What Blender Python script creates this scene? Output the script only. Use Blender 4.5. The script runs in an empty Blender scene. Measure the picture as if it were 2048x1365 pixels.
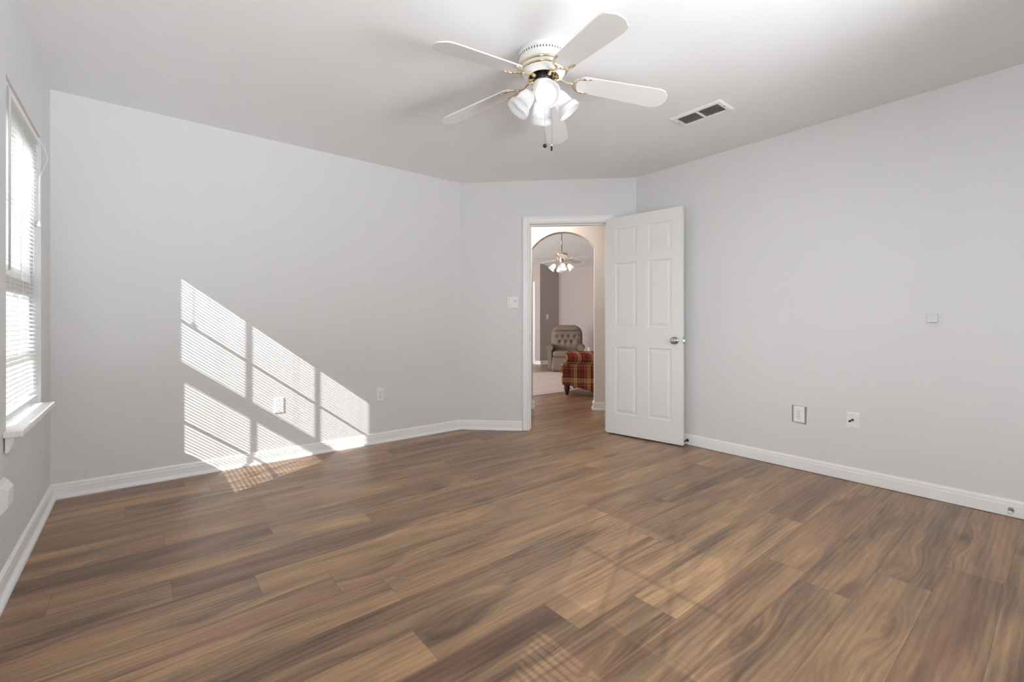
import bpy, bmesh, math, random
from mathutils import Vector, Matrix

random.seed(7)
SC = bpy.context.scene
COL = SC.collection
PI = math.pi

# ------------------------------------------------------------------ camera
H_CAM = 1.052
FX, FY = 0.6312, 0.7756          # view direction in the floor plane
RX, RY = 0.7756, -0.6312         # to the right of the view
cam_d = bpy.data.cameras.new('camera')
cam_d.sensor_fit = 'HORIZONTAL'
cam_d.sensor_width = 36.0
cam_d.lens = 910.0 / 2048.0 * 36.0
cam_d.shift_y = (646.0 - 682.5) / 2048.0
cam_d.clip_start = 0.02
cam_d.clip_end = 200
cam = bpy.data.objects.new('camera', cam_d)
cam.location = (0, 0, H_CAM)
cam.rotation_euler = (PI / 2, 0, -math.atan2(FX, FY))
COL.objects.link(cam)
SC.camera = cam

# ------------------------------------------------------------------ sky, sun, daylight, exposure
W = bpy.data.worlds.new('sky')
SC.world = W
W.use_nodes = True
wn = W.node_tree.nodes
wn['Background'].inputs['Color'].default_value = (0.93, 0.97, 1.0, 1)
wn['Background'].inputs['Strength'].default_value = 0.40


def lamp(name, kind, loc, energy, color=(1, 1, 1), aim=None, **kw):
    d = bpy.data.lights.new(name, kind)
    d.energy = energy
    d.color = color
    for k, v in kw.items():
        setattr(d, k, v)
    o = bpy.data.objects.new(name, d)
    o.location = loc
    if aim is not None:
        o.rotation_euler = Vector(aim).to_track_quat('-Z', 'Y').to_euler()
    COL.objects.link(o)
    return o


SUN_DIR = Vector((1.9, 1.0, -1.45))
lamp('sun', 'SUN', (-6, -3, 6), 4.8, (1.0, 0.99, 0.98), SUN_DIR, angle=math.radians(0.38))
# added fill lamps outside the unseen rear window and the lounge opening
lamp('fill_rear', 'AREA', (1.6, -0.98, 1.40), 24, (0.955, 0.98, 1.0), (-0.25, 1, 0),
     shape='RECTANGLE', size=1.9, size_y=1.35)
# added lamp aimed up through the rear window to brighten the ceiling
lamp('ceiling_fill_rear', 'AREA', (2.6, -3.3, -0.15), 330, (0.96, 0.985, 1.0), (-0.4, 1, 0.8),
     shape='RECTANGLE', size=3.2, size_y=2.4)
lamp('daylight_left', 'AREA', (-0.95, -0.02, 1.30), 80, (0.955, 0.98, 1.0), (1, 0.12, 0.12),
     shape='RECTANGLE', size=1.1, size_y=1.5)
lamp('daylight_window', 'AREA', (-1.7, 3.75, 1.45), 20, (0.955, 0.98, 1.0), (1, -0.45, -0.05),
     shape='RECTANGLE', size=0.6, size_y=1.6)
lamp('fill_lounge', 'AREA', (2.1, 8.2, 1.5), 125, (1.0, 0.985, 0.975), (1, -0.05, 0.22),
     shape='RECTANGLE', size=2.6, size_y=1.6)  # added lamp at an unseen opening, brightens the far lounge walls

SC.view_settings.view_transform = 'Standard'
SC.view_settings.look = 'None'
SC.view_settings.gamma = 1.0
SC.view_settings.use_curve_mapping = False
SC.view_settings.exposure = 0.80
SC.cycles.max_bounces = 14
SC.cycles.diffuse_bounces = 8
SC.cycles.transparent_max_bounces = 24
SC.cycles.sample_clamp_indirect = 6.0


# ------------------------------------------------------------------ helpers
def srgb(r, g, b):
    def f(c):
        c /= 255.0
        return c / 12.92 if c <= 0.04045 else ((c + 0.055) / 1.055) ** 2.4
    return (f(r), f(g), f(b), 1.0)


class NT:
    """small helper around a material node tree"""
    def __init__(self, name):
        self.m = bpy.data.materials.new(name)
        self.m.use_nodes = True
        self.t = self.m.node_tree
        self.b = self.t.nodes['Principled BSDF']
        self.out = self.t.nodes['Material Output']

    def n(self, typ, **kw):
        o = self.t.nodes.new(typ)
        for k, v in kw.items():
            setattr(o, k, v)
        return o

    def l(self, a, b):
        self.t.links.new(a, b)

    def math(self, op, a, b=None, clamp=False):
        o = self.n('ShaderNodeMath', operation=op, use_clamp=clamp)
        for i, v in enumerate((a, b)):
            if v is None:
                continue
            if isinstance(v, (int, float)):
                o.inputs[i].default_value = v
            else:
                self.l(v, o.inputs[i])
        return o.outputs[0]

    def ramp(self, fac, stops, interp='LINEAR'):
        r = self.n('ShaderNodeValToRGB')
        r.color_ramp.interpolation = interp
        els = r.color_ramp.elements
        while len(els) < len(stops):
            els.new(0.5)
        for e, (p, c) in zip(els, stops):
            e.position = p
            e.color = c
        self.l(fac, r.inputs[0])
        return r.outputs[0]

    def noise(self, vec, scale, detail=3, rough=0.55, dist=0.0):
        o = self.n('ShaderNodeTexNoise')
        o.inputs['Scale'].default_value = scale
        o.inputs['Detail'].default_value = detail
        o.inputs['Roughness'].default_value = rough
        o.inputs['Distortion'].default_value = dist
        if vec is not None:
            self.l(vec, o.inputs['Vector'])
        return o.outputs['Fac']

    def mix(self, fac, a, b, blend='MIX'):
        o = self.n('ShaderNodeMix', data_type='RGBA', blend_type=blend)
        for sock, v in ((o.inputs[0], fac), (o.inputs[6], a), (o.inputs[7], b)):
            if isinstance(v, (int, float, tuple)):
                sock.default_value = v
            else:
                self.l(v, sock)
        return o.outputs[2]

    def bump(self, h, strength, dist=0.01):
        o = self.n('ShaderNodeBump')
        o.inputs['Strength'].default_value = strength
        o.inputs['Distance'].default_value = dist
        self.l(h, o.inputs['Height'])
        self.l(o.outputs[0], self.b.inputs['Normal'])


def paint(name, col, rough=0.6, bump=0.0, scale=60.0, mottle=0.02, metal=0.0, spec=0.5):
    """painted / plastic / metal surface with a faint mottle and bump"""
    k = NT(name)
    tc = k.n('ShaderNodeTexCoord').outputs['Object']
    n = k.noise(tc, scale * 0.05 + 1.0, 4)
    c = k.mix(k.math('MULTIPLY', n, 1.0), tuple(x * (1 - mottle) for x in col[:3]) + (1,),
              tuple(min(1, x * (1 + mottle)) for x in col[:3]) + (1,))
    k.l(c, k.b.inputs['Base Color'])
    k.b.inputs['Roughness'].default_value = rough
    k.b.inputs['Metallic'].default_value = metal
    k.b.inputs['Specular IOR Level'].default_value = spec
    if bump:
        k.bump(k.noise(tc, scale, 3), bump, 0.004)
    return k.m


def emitter(name, col, strength):
    k = NT(name)
    k.b.inputs['Base Color'].default_value = (0.8, 0.8, 0.8, 1)
    k.b.inputs['Emission Color'].default_value = col
    k.b.inputs['Emission Strength'].default_value = strength
    return k.m


def glass_mat():
    k = NT('window_glass')
    tr = k.n('ShaderNodeBsdfTransparent')
    tr.inputs[0].default_value = (0.96, 0.97, 0.97, 1)
    gl = k.n('ShaderNodeBsdfGlossy')
    gl.inputs['Roughness'].default_value = 0.02
    fr = k.n('ShaderNodeFresnel')
    fr.inputs[0].default_value = 1.35
    mx = k.n('ShaderNodeMixShader')
    k.l(fr.outputs[0], mx.inputs[0])
    k.l(tr.outputs[0], mx.inputs[1])
    k.l(gl.outputs[0], mx.inputs[2])
    k.l(mx.outputs[0], k.out.inputs['Surface'])
    return k.m


def translucent(name, col, share=0.45):
    k = NT(name)
    k.b.inputs['Base Color'].default_value = col
    k.b.inputs['Roughness'].default_value = 0.35
    tl = k.n('ShaderNodeBsdfTranslucent')
    tl.inputs[0].default_value = col
    mx = k.n('ShaderNodeMixShader')
    mx.inputs[0].default_value = share
    k.l(k.b.outputs[0], mx.inputs[1])
    k.l(tl.outputs[0], mx.inputs[2])
    k.l(mx.outputs[0], k.out.inputs['Surface'])
    return k.m


def wood_floor():
    k = NT('vinyl_plank')
    uv = k.n('ShaderNodeUVMap', uv_map='plank').outputs[0]
    sp = k.n('ShaderNodeSeparateXYZ')
    k.l(uv, sp.inputs[0])
    u, v = sp.outputs[0], sp.outputs[1]
    at = k.n('ShaderNodeAttribute', attribute_name='tone')
    sa = k.n('ShaderNodeSeparateColor')
    k.l(at.outputs['Color'], sa.inputs[0])
    tone, r1, r2 = sa.outputs[0], sa.outputs[1], sa.outputs[2]

    def coords(su, sv):
        c = k.n('ShaderNodeCombineXYZ')
        k.l(k.math('ADD', k.math('MULTIPLY', u, su), k.math('MULTIPLY', r1, 57.0)), c.inputs[0])
        k.l(k.math('ADD', k.math('MULTIPLY', v, sv), k.math('MULTIPLY', r2, 83.0)), c.inputs[1])
        k.l(k.math('MULTIPLY', r1, 31.0), c.inputs[2])
        return c.outputs[0]
    # knots: sparse cells; the grain bends round each of them
    vo = k.n('ShaderNodeTexVoronoi', feature='F1')
    vo.inputs['Scale'].default_value = 1.0
    k.l(coords(2.0, 7.5), vo.inputs['Vector'])
    sc = k.n('ShaderNodeSeparateColor')
    k.l(vo.outputs['Color'], sc.inputs[0])
    pick = k.math('GREATER_THAN', sc.outputs[0], 0.60)
    near = k.math('MULTIPLY', k.math('SUBTRACT', 0.62, vo.outputs['Distance'], True), pick)
    bend = k.math('MULTIPLY', k.math('POWER', near, 1.6), 0.16)

    def bent(su, sv):
        c = k.n('ShaderNodeCombineXYZ')
        k.l(k.math('ADD', k.math('MULTIPLY', u, su), k.math('MULTIPLY', r1, 57.0)), c.inputs[0])
        k.l(k.math('ADD', k.math('MULTIPLY', k.math('ADD', v, bend), sv), k.math('MULTIPLY', r2, 83.0)), c.inputs[1])
        k.l(k.math('MULTIPLY', r1, 31.0), c.inputs[2])
        return c.outputs[0]
    broad = k.noise(bent(1.0, 9.5), 1.0, 5, 0.52, 1.0)         # wide dark and light bands
    mid = k.noise(bent(3.0, 50.0), 1.0, 5, 0.62, 1.1)
    fibre = k.noise(bent(6.0, 170.0), 1.0, 3, 0.6, 0.6)
    fine = k.noise(coords(12.0, 430.0), 1.0, 3, 0.6, 0.2)
    wv = k.n('ShaderNodeTexWave', wave_type='BANDS', bands_direction='Y', wave_profile='SIN')
    wv.inputs['Scale'].default_value = 1.0
    wv.inputs['Distortion'].default_value = 7.0
    wv.inputs['Detail'].default_value = 3.0
    wv.inputs['Detail Scale'].default_value = 0.8
    k.l(bent(1.0, 13.0), wv.inputs['Vector'])
    cath = wv.outputs['Fac']
    # value: 0 dark .. 1 light
    val = k.math('ADD', k.math('MULTIPLY', broad, 1.35), k.math('MULTIPLY', mid, 0.50))
    val = k.math('ADD', val, k.math('ADD', k.math('MULTIPLY', cath, 0.12), k.math('MULTIPLY', fibre, 0.34)))
    val = k.math('ADD', val, k.math('MULTIPLY', tone, 0.26))
    val = k.math('SUBTRACT', val, 0.77)
    col = k.ramp(val, [(0.05, srgb(84, 66, 54)), (0.30, srgb(118, 94, 74)), (0.55, srgb(150, 120, 92)),
                       (0.80, srgb(178, 142, 104)), (1.0, srgb(196, 158, 116))])
    # warm / grey drift of hue
    hue = k.noise(coords(0.7, 5.0), 1.3, 2, 0.5, 0.3)
    col = k.mix(k.math('MULTIPLY', k.math('SUBTRACT', hue, 0.45, True), 1.6, True), col, srgb(150, 106, 86), 'MIX')
    grey = k.noise(coords(0.9, 7.0), 1.7, 2, 0.5, 0.3)
    col = k.mix(k.math('MULTIPLY', k.math('SUBTRACT', grey, 0.52, True), 1.4, True), col, srgb(116, 101, 84), 'MIX')
    g = k.math('ADD', k.math('MULTIPLY', fine, 0.56), 0.72)
    gc = k.n('ShaderNodeCombineColor')
    for i in range(3):
        k.l(g, gc.inputs[i])
    col = k.mix(1.0, col, gc.outputs[0], 'MULTIPLY')
    wob = k.noise(coords(14.0, 60.0), 1.0, 3, 0.6, 0.4)
    kd = k.math('ADD', vo.outputs['Distance'], k.math('MULTIPLY', wob, 0.18))
    kn = k.n('ShaderNodeMapRange')
    kn.inputs['From Min'].default_value = 0.13
    kn.inputs['From Max'].default_value = 0.32
    kn.inputs['To Min'].default_value = 0.62
    kn.inputs['To Max'].default_value = 0.0
    k.l(kd, kn.inputs['Value'])
    col = k.mix(k.math('MULTIPLY', kn.outputs[0], pick), col, srgb(66, 48, 40))
    # thin seams between the boards
    L, Wd = 1.22, 0.18
    eu = k.math('MINIMUM', u, k.math('SUBTRACT', L, u))
    ev = k.math('MINIMUM', v, k.math('SUBTRACT', Wd, v))
    seam = k.math('LESS_THAN', k.math('MINIMUM', eu, ev), 0.0009)
    col = k.mix(k.math('MULTIPLY', seam, 0.5), col, srgb(60, 46, 38))
    k.l(col, k.b.inputs['Base Color'])
    k.l(k.math('ADD', k.math('MULTIPLY', fine, 0.10), 0.29), k.b.inputs['Roughness'])
    k.b.inputs['Specular IOR Level'].default_value = 0.42
    k.bump(k.math('SUBTRACT', fine, k.math('MULTIPLY', seam, 1.0)), 0.10, 0.0015)
    return k.m


def plaid():
    k = NT('plaid_fabric')
    tc = k.n('ShaderNodeTexCoord').outputs['Object']
    sp = k.n('ShaderNodeSeparateXYZ')
    k.l(tc, sp.inputs[0])
    red, dred, gold, rust, grn = srgb(106, 38, 34), srgb(72, 28, 28), srgb(190, 156, 106), srgb(142, 82, 60), srgb(66, 54, 44)

    def stripes(sock, period, off):
        f = k.math('FRACT', k.math('ADD', k.math('DIVIDE', sock, period), off))
        return k.ramp(f, [(0.0, red), (0.20, dred), (0.26, gold), (0.29, red), (0.36, rust), (0.46, gold),
                          (0.56, rust), (0.60, gold), (0.70, grn), (0.73, dred), (0.84, rust), (0.88, red)], 'CONSTANT')
    a = stripes(k.math('ADD', sp.outputs[0], k.math('MULTIPLY', sp.outputs[1], 1.0)), 0.19, 0.12)
    b = stripes(sp.outputs[2], 0.235, 0.62)
    wv = k.noise(tc, 420.0, 2)
    c = k.mix(0.45, a, b)
    c = k.mix(k.math('MULTIPLY', wv, 0.25), c, srgb(120, 60, 45))
    k.l(c, k.b.inputs['Base Color'])
    k.b.inputs['Roughness'].default_value = 0.9
    k.b.inputs['Specular IOR Level'].default_value = 0.2
    k.bump(wv, 0.15, 0.002)
    return k.m


def fabric(name, col, rough=0.95):
    k = NT(name)
    tc = k.n('ShaderNodeTexCoord').outputs['Object']
    f = k.noise(tc, 180.0, 3)
    d = k.noise(tc, 9.0, 3)
    c = k.mix(k.math('ADD', k.math('MULTIPLY', f, 0.5), k.math('MULTIPLY', d, 0.5)),
              tuple(x * 0.75 for x in col[:3]) + (1,), tuple(x * 1.25 for x in col[:3]) + (1,))
    k.l(c, k.b.inputs['Base Color'])
    k.b.inputs['Roughness'].default_value = rough
    k.b.inputs['Specular IOR Level'].default_value = 0.2
    k.bump(f, 0.2, 0.003)
    return k.m


def glare_mat():
    k = NT('painted_glare')
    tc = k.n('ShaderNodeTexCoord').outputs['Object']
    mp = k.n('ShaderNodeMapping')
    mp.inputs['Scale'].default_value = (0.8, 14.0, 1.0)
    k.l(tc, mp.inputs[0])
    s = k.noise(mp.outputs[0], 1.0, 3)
    c = k.ramp(s, [(0.3, srgb(186, 168, 160)), (0.7, srgb(208, 196, 192))])  # pale streaked colour imitates glare lying along the boards
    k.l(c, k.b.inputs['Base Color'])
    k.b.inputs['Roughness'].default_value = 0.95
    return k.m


M = {
    'wall': paint('wall_paint', srgb(220, 220, 220.5), 0.55, 0.10, 90, 0.012),
    'ceiling': paint('ceiling_paint', srgb(238, 239, 241), 0.6, 0.10, 70, 0.015),
    'trim': paint('white_trim_paint', srgb(238, 238, 237), 0.32, 0.02, 40, 0.01),
    'door': paint('white_door_paint', srgb(232, 231, 229), 0.38, 0.03, 50, 0.012),
    'hall': paint('hall_paint', srgb(224, 216, 210), 0.6, 0.08, 80, 0.015),
    'lounge': paint('lounge_paint', srgb(180, 170, 166), 0.65, 0.08, 80, 0.02),
    'lounge_ceiling': paint('lounge_ceiling_paint', srgb(226, 228, 230), 0.7, 0.08, 80, 0.02),
    'floor': wood_floor(),
    'vinyl': paint('white_vinyl', srgb(240, 240, 240), 0.35, 0, 30, 0.01),
    'slat': translucent('blind_slat_white', srgb(240, 240, 239), 0.15),
    'cord': paint('white_cord', srgb(235, 235, 232), 0.7),
    'wand': paint('pale_grey_wand', srgb(206, 207, 208), 0.35),
    'glass': glass_mat(),
    'white_metal': paint('white_enamel', srgb(238, 237, 235), 0.28, 0, 30, 0.005),
    'blade': paint('white_blade', srgb(232, 230, 228), 0.34, 0.02, 30, 0.01),
    'brass': paint('polished_brass', srgb(232, 216, 184), 0.14, 0, 30, 0.02, 1.0),
    'dark_metal': paint('dark_metal', srgb(50, 48, 52), 0.35, 0, 30, 0.02, 0.8),
    'chrome': paint('brushed_nickel', srgb(176, 174, 170), 0.22, 0, 30, 0.02, 1.0),
    'shade': translucent('frosted_white_glass', srgb(238, 238, 240), 0.5),
    'bulb': emitter('lit_bulb', (1.0, 0.99, 0.98, 1), 1.7),
    'bulb_warm': emitter('lit_bulb_warm', (1.0, 0.92, 0.82, 1), 9.0),
    'hall_bulb': emitter('lit_hall_globe', (1.0, 0.92, 0.82, 1), 32.0),
    'plate': paint('white_plastic_plate', srgb(236, 236, 235), 0.35, 0, 30, 0.005),
    'slot': paint('dark_slot', srgb(40, 40, 40), 0.6),
    'old_paint': paint('old_grey_paint', srgb(150, 150, 145), 0.7, 0.1, 60, 0.03),
    'black': paint('black_metal', srgb(22, 22, 24), 0.35, 0, 30, 0.02),
    'bronze': paint('dark_bronze', srgb(58, 50, 46), 0.3, 0, 30, 0.02, 0.6),
    'rubber': paint('white_rubber', srgb(225, 225, 222), 0.7),
    'duct': paint('duct_shade', srgb(38, 36, 35), 0.8),
    'plaid': plaid(),
    'taupe': fabric('taupe_velour', srgb(128, 114, 104)),
    'dark_wood': paint('dark_turned_wood', srgb(54, 34, 26), 0.35, 0.05, 60, 0.15),
    'glare': glare_mat(),
    'grass': paint('lawn', srgb(128, 130, 122), 0.95, 0.3, 40, 0.15),
    'siding': paint('pale_siding', srgb(205, 205, 203), 0.7, 0.05, 30, 0.03),
}


class MB:
    """collects geometry and links it as one mesh object"""
    def __init__(self):
        self.bm = bmesh.new()
        self.mtx = Matrix.Identity(4)
        self.smooth = set()

    def at(self, mtx):
        self.mtx = mtx
        return self

    def v(self, p):
        return self.bm.verts.new(self.mtx @ Vector(p))

    def f(self, vs, smooth=False):
        try:
            fc = self.bm.faces.new(vs)
            fc.smooth = smooth
            return fc
        except ValueError:
            return None

    def quad(self, a, b, c, d, smooth=False):
        return self.f([self.v(a), self.v(b), self.v(c), self.v(d)], smooth)

    def box(self, lo, hi, bev=0.0, segs=2):
        x0, y0, z0 = lo
        x1, y1, z1 = hi
        vs = [self.v(p) for p in ((x0, y0, z0), (x1, y0, z0), (x1, y1, z0), (x0, y1, z0),
                                  (x0, y0, z1), (x1, y0, z1), (x1, y1, z1), (x0, y1, z1))]
        fs = [self.f([vs[i] for i in q]) for q in ((0, 3, 2, 1), (4, 5, 6, 7), (0, 1, 5, 4), (1, 2, 6, 5),
                                                  (2, 3, 7, 6), (3, 0, 4, 7))]
        if bev:
            es = list({e for fc in fs for e in fc.edges})
            r = bmesh.ops.bevel(self.bm, geom=es, offset=bev, segments=segs, profile=0.5, affect='EDGES')
            for fc in r['faces']:
                fc.smooth = True
        return self

    def lathe(self, prof, segs=32, smooth=True, caps=True):
        rings = []
        for r, z in prof:
            rings.append([self.v((r * math.cos(2 * PI * i / segs), r * math.sin(2 * PI * i / segs), z)) for i in range(segs)])
        for a, b in zip(rings, rings[1:]):
            for i in range(segs):
                j = (i + 1) % segs
                self.f([a[i], a[j], b[j], b[i]], smooth)
        if caps:
            self.f(rings[0][::-1])
            self.f(rings[-1])
        return self

    def tube(self, pts, rad, segs=10, caps=True):
        pts = [Vector(p) for p in pts]
        n = len(pts)
        rads = rad if isinstance(rad, (list, tuple)) else [rad] * n
        rings = []
        up = None
        for i, p in enumerate(pts):
            t = (pts[min(i + 1, n - 1)] - pts[max(i - 1, 0)]).normalized()
            if up is None:
                up = t.orthogonal().normalized()
            up = (up - t * up.dot(t)).normalized()
            s = t.cross(up)
            rings.append([self.v(p + (up * math.cos(2 * PI * k / segs) + s * math.sin(2 * PI * k / segs)) * rads[i])
                          for k in range(segs)])
        for a, b in zip(rings, rings[1:]):
            for i in range(segs):
                j = (i + 1) % segs
                self.f([a[i], a[j], b[j], b[i]], True)
        if caps:
            self.f(rings[0][::-1])
            self.f(rings[-1])
        return self

    def sphere(self, c, r, su=20, sv=12, sz=1.0):
        prof = []
        for i in range(sv + 1):
            a = -PI / 2 + PI * i / sv
            prof.append((max(1e-5, r * math.cos(a)), r * sz * math.sin(a)))
        old = self.mtx
        self.mtx = old @ Matrix.Translation(c)
        self.lathe(prof, su)
        self.mtx = old
        return self

    def prism(self, outline, z0, z1, smooth=False):
        a = [self.v((x, y, z0)) for x, y in outline]
        b = [self.v((x, y, z1)) for x, y in outline]
        n = len(outline)
        for i in range(n):
            j = (i + 1) % n
            self.f([a[i], a[j], b[j], b[i]], smooth)
        self.f(a[::-1])
        self.f(b)
        return self

    def sweep(self, prof, p0, p1, nrm):
        """extrude the profile [(out, z)] from p0 to p1; out runs along nrm"""
        p0, p1, nrm = Vector(p0), Vector(p1), Vector(nrm)
        a = [self.v(p0 + nrm * o + Vector((0, 0, z))) for o, z in prof]
        b = [self.v(p1 + nrm * o + Vector((0, 0, z))) for o, z in prof]
        n = len(prof)
        for i in range(n):
            j = (i + 1) % n
            self.f([a[i], a[j], b[j], b[i]])
        self.f(a[::-1])
        self.f(b)
        return self

    def build(self, name, mat, parent=None, loc=None, merge=False, origin=None):
        if merge:
            bmesh.ops.remove_doubles(self.bm, verts=self.bm.verts, dist=1e-5)
        bmesh.ops.recalc_face_normals(self.bm, faces=self.bm.faces)
        if origin is not None:
            bmesh.ops.translate(self.bm, verts=self.bm.verts, vec=-Vector(origin))
            loc = origin
        me = bpy.data.meshes.new(name)
        self.bm.to_mesh(me)
        self.bm.free()
        me.materials.append(M[mat] if isinstance(mat, str) else mat)
        o = bpy.data.objects.new(name, me)
        COL.objects.link(o)
        if parent is not None:
            o.parent = parent
        if loc is not None:
            o.location = loc
        return o


def thing(name, label, cat, loc=(0, 0, 0), rz=0.0, group=None):
    o = bpy.data.objects.new(name, None)
    o.empty_display_size = 0.1
    o.location = loc
    o.rotation_euler = (0, 0, rz)
    COL.objects.link(o)
    o['label'] = label
    o['category'] = cat
    if group:
        o['group'] = group
    return o


def structure(o, label=None, cat=None):
    o['kind'] = 'structure'
    if label:
        o['label'] = label
    if cat:
        o['category'] = cat
    return o


def T(x, y, z):
    return Matrix.Translation((x, y, z))


def RZ(a):
    return Matrix.Rotation(a, 4, 'Z')


def wall(name, mat, p0, p1, h0, h1, thick, side, openings=(), z0=0.0):
    """a solid wall from p0 to p1; its visible face is on that line and its thickness goes to `side`
    (+1 left of the direction p0->p1, -1 right); tops h0 and h1 at the ends; openings (s0, s1, z0, z1)"""
    p0, p1 = Vector((p0[0], p0[1], 0)), Vector((p1[0], p1[1], 0))
    L = (p1 - p0).length
    d = (p1 - p0) / L
    nrm = Vector((-d.y, d.x, 0)) * side * thick
    ss = sorted({0.0, L} | {o[0] for o in openings} | {o[1] for o in openings})
    zs = sorted({z0} | {o[2] for o in openings} | {o[3] for o in openings})
    zs = [z for z in zs if z >= z0] + ['top']
    b = MB()

    def top(s):
        return h0 + (h1 - h0) * s / L

    def P(s, z, k):
        zz = top(s) if z == 'top' else z
        return tuple(p0 + d * s + nrm * k + Vector((0, 0, zz)))

    def solid(i, j):
        if i < 0 or j < 0 or i >= len(ss) - 1 or j >= len(zs) - 1:
            return False
        sm = (ss[i] + ss[i + 1]) / 2
        za = zs[j]
        zb = zs[j + 1]
        zm = za + 0.001 if zb == 'top' else (za + zb) / 2
        return not any(o[0] < sm < o[1] and o[2] < zm < o[3] for o in openings)
    for i in range(len(ss) - 1):
        for j in range(len(zs) - 1):
            if not solid(i, j):
                continue
            a, c, e, g = ss[i], ss[i + 1], zs[j], zs[j + 1]
            b.quad(P(a, e, 0), P(c, e, 0), P(c, g, 0), P(a, g, 0))
            b.quad(P(a, e, 1), P(a, g, 1), P(c, g, 1), P(c, e, 1))
            if not solid(i - 1, j):
                b.quad(P(a, e, 0), P(a, g, 0), P(a, g, 1), P(a, e, 1))
            if not solid(i + 1, j):
                b.quad(P(c, e, 0), P(c, e, 1), P(c, g, 1), P(c, g, 0))
            if not solid(i, j - 1):
                b.quad(P(a, e, 0), P(a, e, 1), P(c, e, 1), P(c, e, 0))
            if not solid(i, j + 1):
                b.quad(P(a, g, 0), P(c, g, 0), P(c, g, 1), P(a, g, 1))
    return structure(b.build(name, mat, merge=True, origin=(p0.x, p0.y, 0)))


# ------------------------------------------------------------------ room measures
XD, YA, XC, YE = -0.422, 3.83, 3.66, -0.735
HC = 2.44
BX, BY = 2.45, 3.83                     # where the angled wall starts
Q2 = math.sqrt(0.5)
B_END = (3.66, 2.62)
B_LEN = (B_END[0] - BX) / Q2


def onB(s, off=0.0, z=0.0):
    """a point on the angled wall: s along it, off towards the bedroom"""
    return Vector((BX + s * Q2 - off * Q2, BY - s * Q2 - off * Q2, z))


# floor: one mesh of planks laid along x
def build_floor():
    known = {-4: 2.40, -3: 2.09, -2: 0.95, -1: 2.69, 0: 2.385, 1: 0.718, 2: 1.183, 3: 0.767, 4: 0.607,
             5: 0.363, 6: 0.093, 7: -0.27, 8: 0.508, 9: 0.085, 10: 1.768, 11: 0.80}
    double = {-3: [2.09, 1.50], -1: [2.69, 1.47], 0: [2.385, 1.17]}
    light = {(1, 0): 0.9, (0, 1): 0.5, (2, 1): 0.2, (-1, 1): 0.25, (3, 0): 0.75, (5, 1): 0.8, (7, 1): 0.7}
    L, Wd = 1.22, 0.18
    bm = bmesh.new()
    uvl = bm.loops.layers.uv.new('plank')
    tl = bm.faces.layers.float_color.new('tone') if hasattr(bm.faces.layers, 'float_color') else None
    cl = bm.loops.layers.float_color.new('tone')
    rnd = random.Random(11)
    for k in range(-11, 52):
        y0 = 1.064 + Wd * k
        y1 = y0 + Wd
        s0 = known.get(k, rnd.uniform(0, L))
        s0 = s0 - math.ceil((s0 + 0.7) / L) * L
        x = s0
        i = 0
        while x < 8.6:
            xa, xb = max(x, -0.6), min(x + L, 8.55)
            t = rnd.betavariate(1.6, 1.6)
            idx = round((x - known.get(k, 0)) / L)
            if (k, idx + 1) in light and k in known:
                t = light[(k, idx + 1)]
            c = (t, rnd.random(), rnd.random(), 1)
            if xb - xa > 0.001:
                vs = [bm.verts.new(p) for p in ((xa, y0, 0), (xb, y0, 0), (xb, y1, 0), (xa, y1, 0))]
                f = bm.faces.new(vs)
                for lp, (px, py) in zip(f.loops, ((xa, 0), (xb, 0), (xb, Wd), (xa, Wd))):
                    lp[uvl].uv = (px - x, py)
                    lp[cl] = c
            x += L
            i += 1
    bmesh.ops.remove_doubles(bm, verts=bm.verts, dist=1e-5)
    me = bpy.data.meshes.new('floor')
    bm.to_mesh(me)
    bm.free()
    me.materials.append(M['floor'])
    o = bpy.data.objects.new('floor', me)
    COL.objects.link(o)
    structure(o, 'brown wood plank floor running through the room and the hall', 'floor')


build_floor()

# ceilings
b = MB()
b.prism([(XD - 0.16, YE - 0.16), (XC + 0.12, YE - 0.16), (XC + 0.12, B_END[1] + 0.06), (BX + 0.06, YA + 0.12), (XD - 0.16, YA + 0.12)], HC, HC + 0.1)
structure(b.build('ceiling', 'ceiling'), 'pale grey painted ceiling around the fan', 'ceiling')
ha = onB(-0.6)
hb = onB(3.4)
hall_c = [(ha.x + 0.10, ha.y + 0.10), (hb.x + 0.10, hb.y + 0.10), (hb.x + 0.85, hb.y + 0.85), (ha.x + 0.85, ha.y + 0.85)]
b = MB()
b.prism(hall_c, HC, HC + 0.08)
structure(b.build('ceiling_hall', 'lounge_ceiling'))
# lounge ceiling: vaulted, rising away from the far wall
LX, LY, LY0, LXJ = 8.43, 8.43, 1.6, 7.77


def lz(x):
    return 2.42 + 0.2 * (8.43 - x)


b = MB()
x0, x1, y0, y1 = 2.3, 8.6, 1.4, 11.2
lo = [b.v((x0, y0, lz(x0))), b.v((x1, y0, lz(x1))), b.v((x1, y1, lz(x1))), b.v((x0, y1, lz(x0)))]
hi = [b.v((x0, y0, lz(x0) + 0.1)), b.v((x1, y0, lz(x1) + 0.1)), b.v((x1, y1, lz(x1) + 0.1)), b.v((x0, y1, lz(x0) + 0.1))]
b.f(lo[::-1])
b.f(hi)
for i in range(4):
    j = (i + 1) % 4
    b.f([lo[i], lo[j], hi[j], hi[i]])
structure(b.build('ceiling_lounge', 'lounge_ceiling'))

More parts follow.
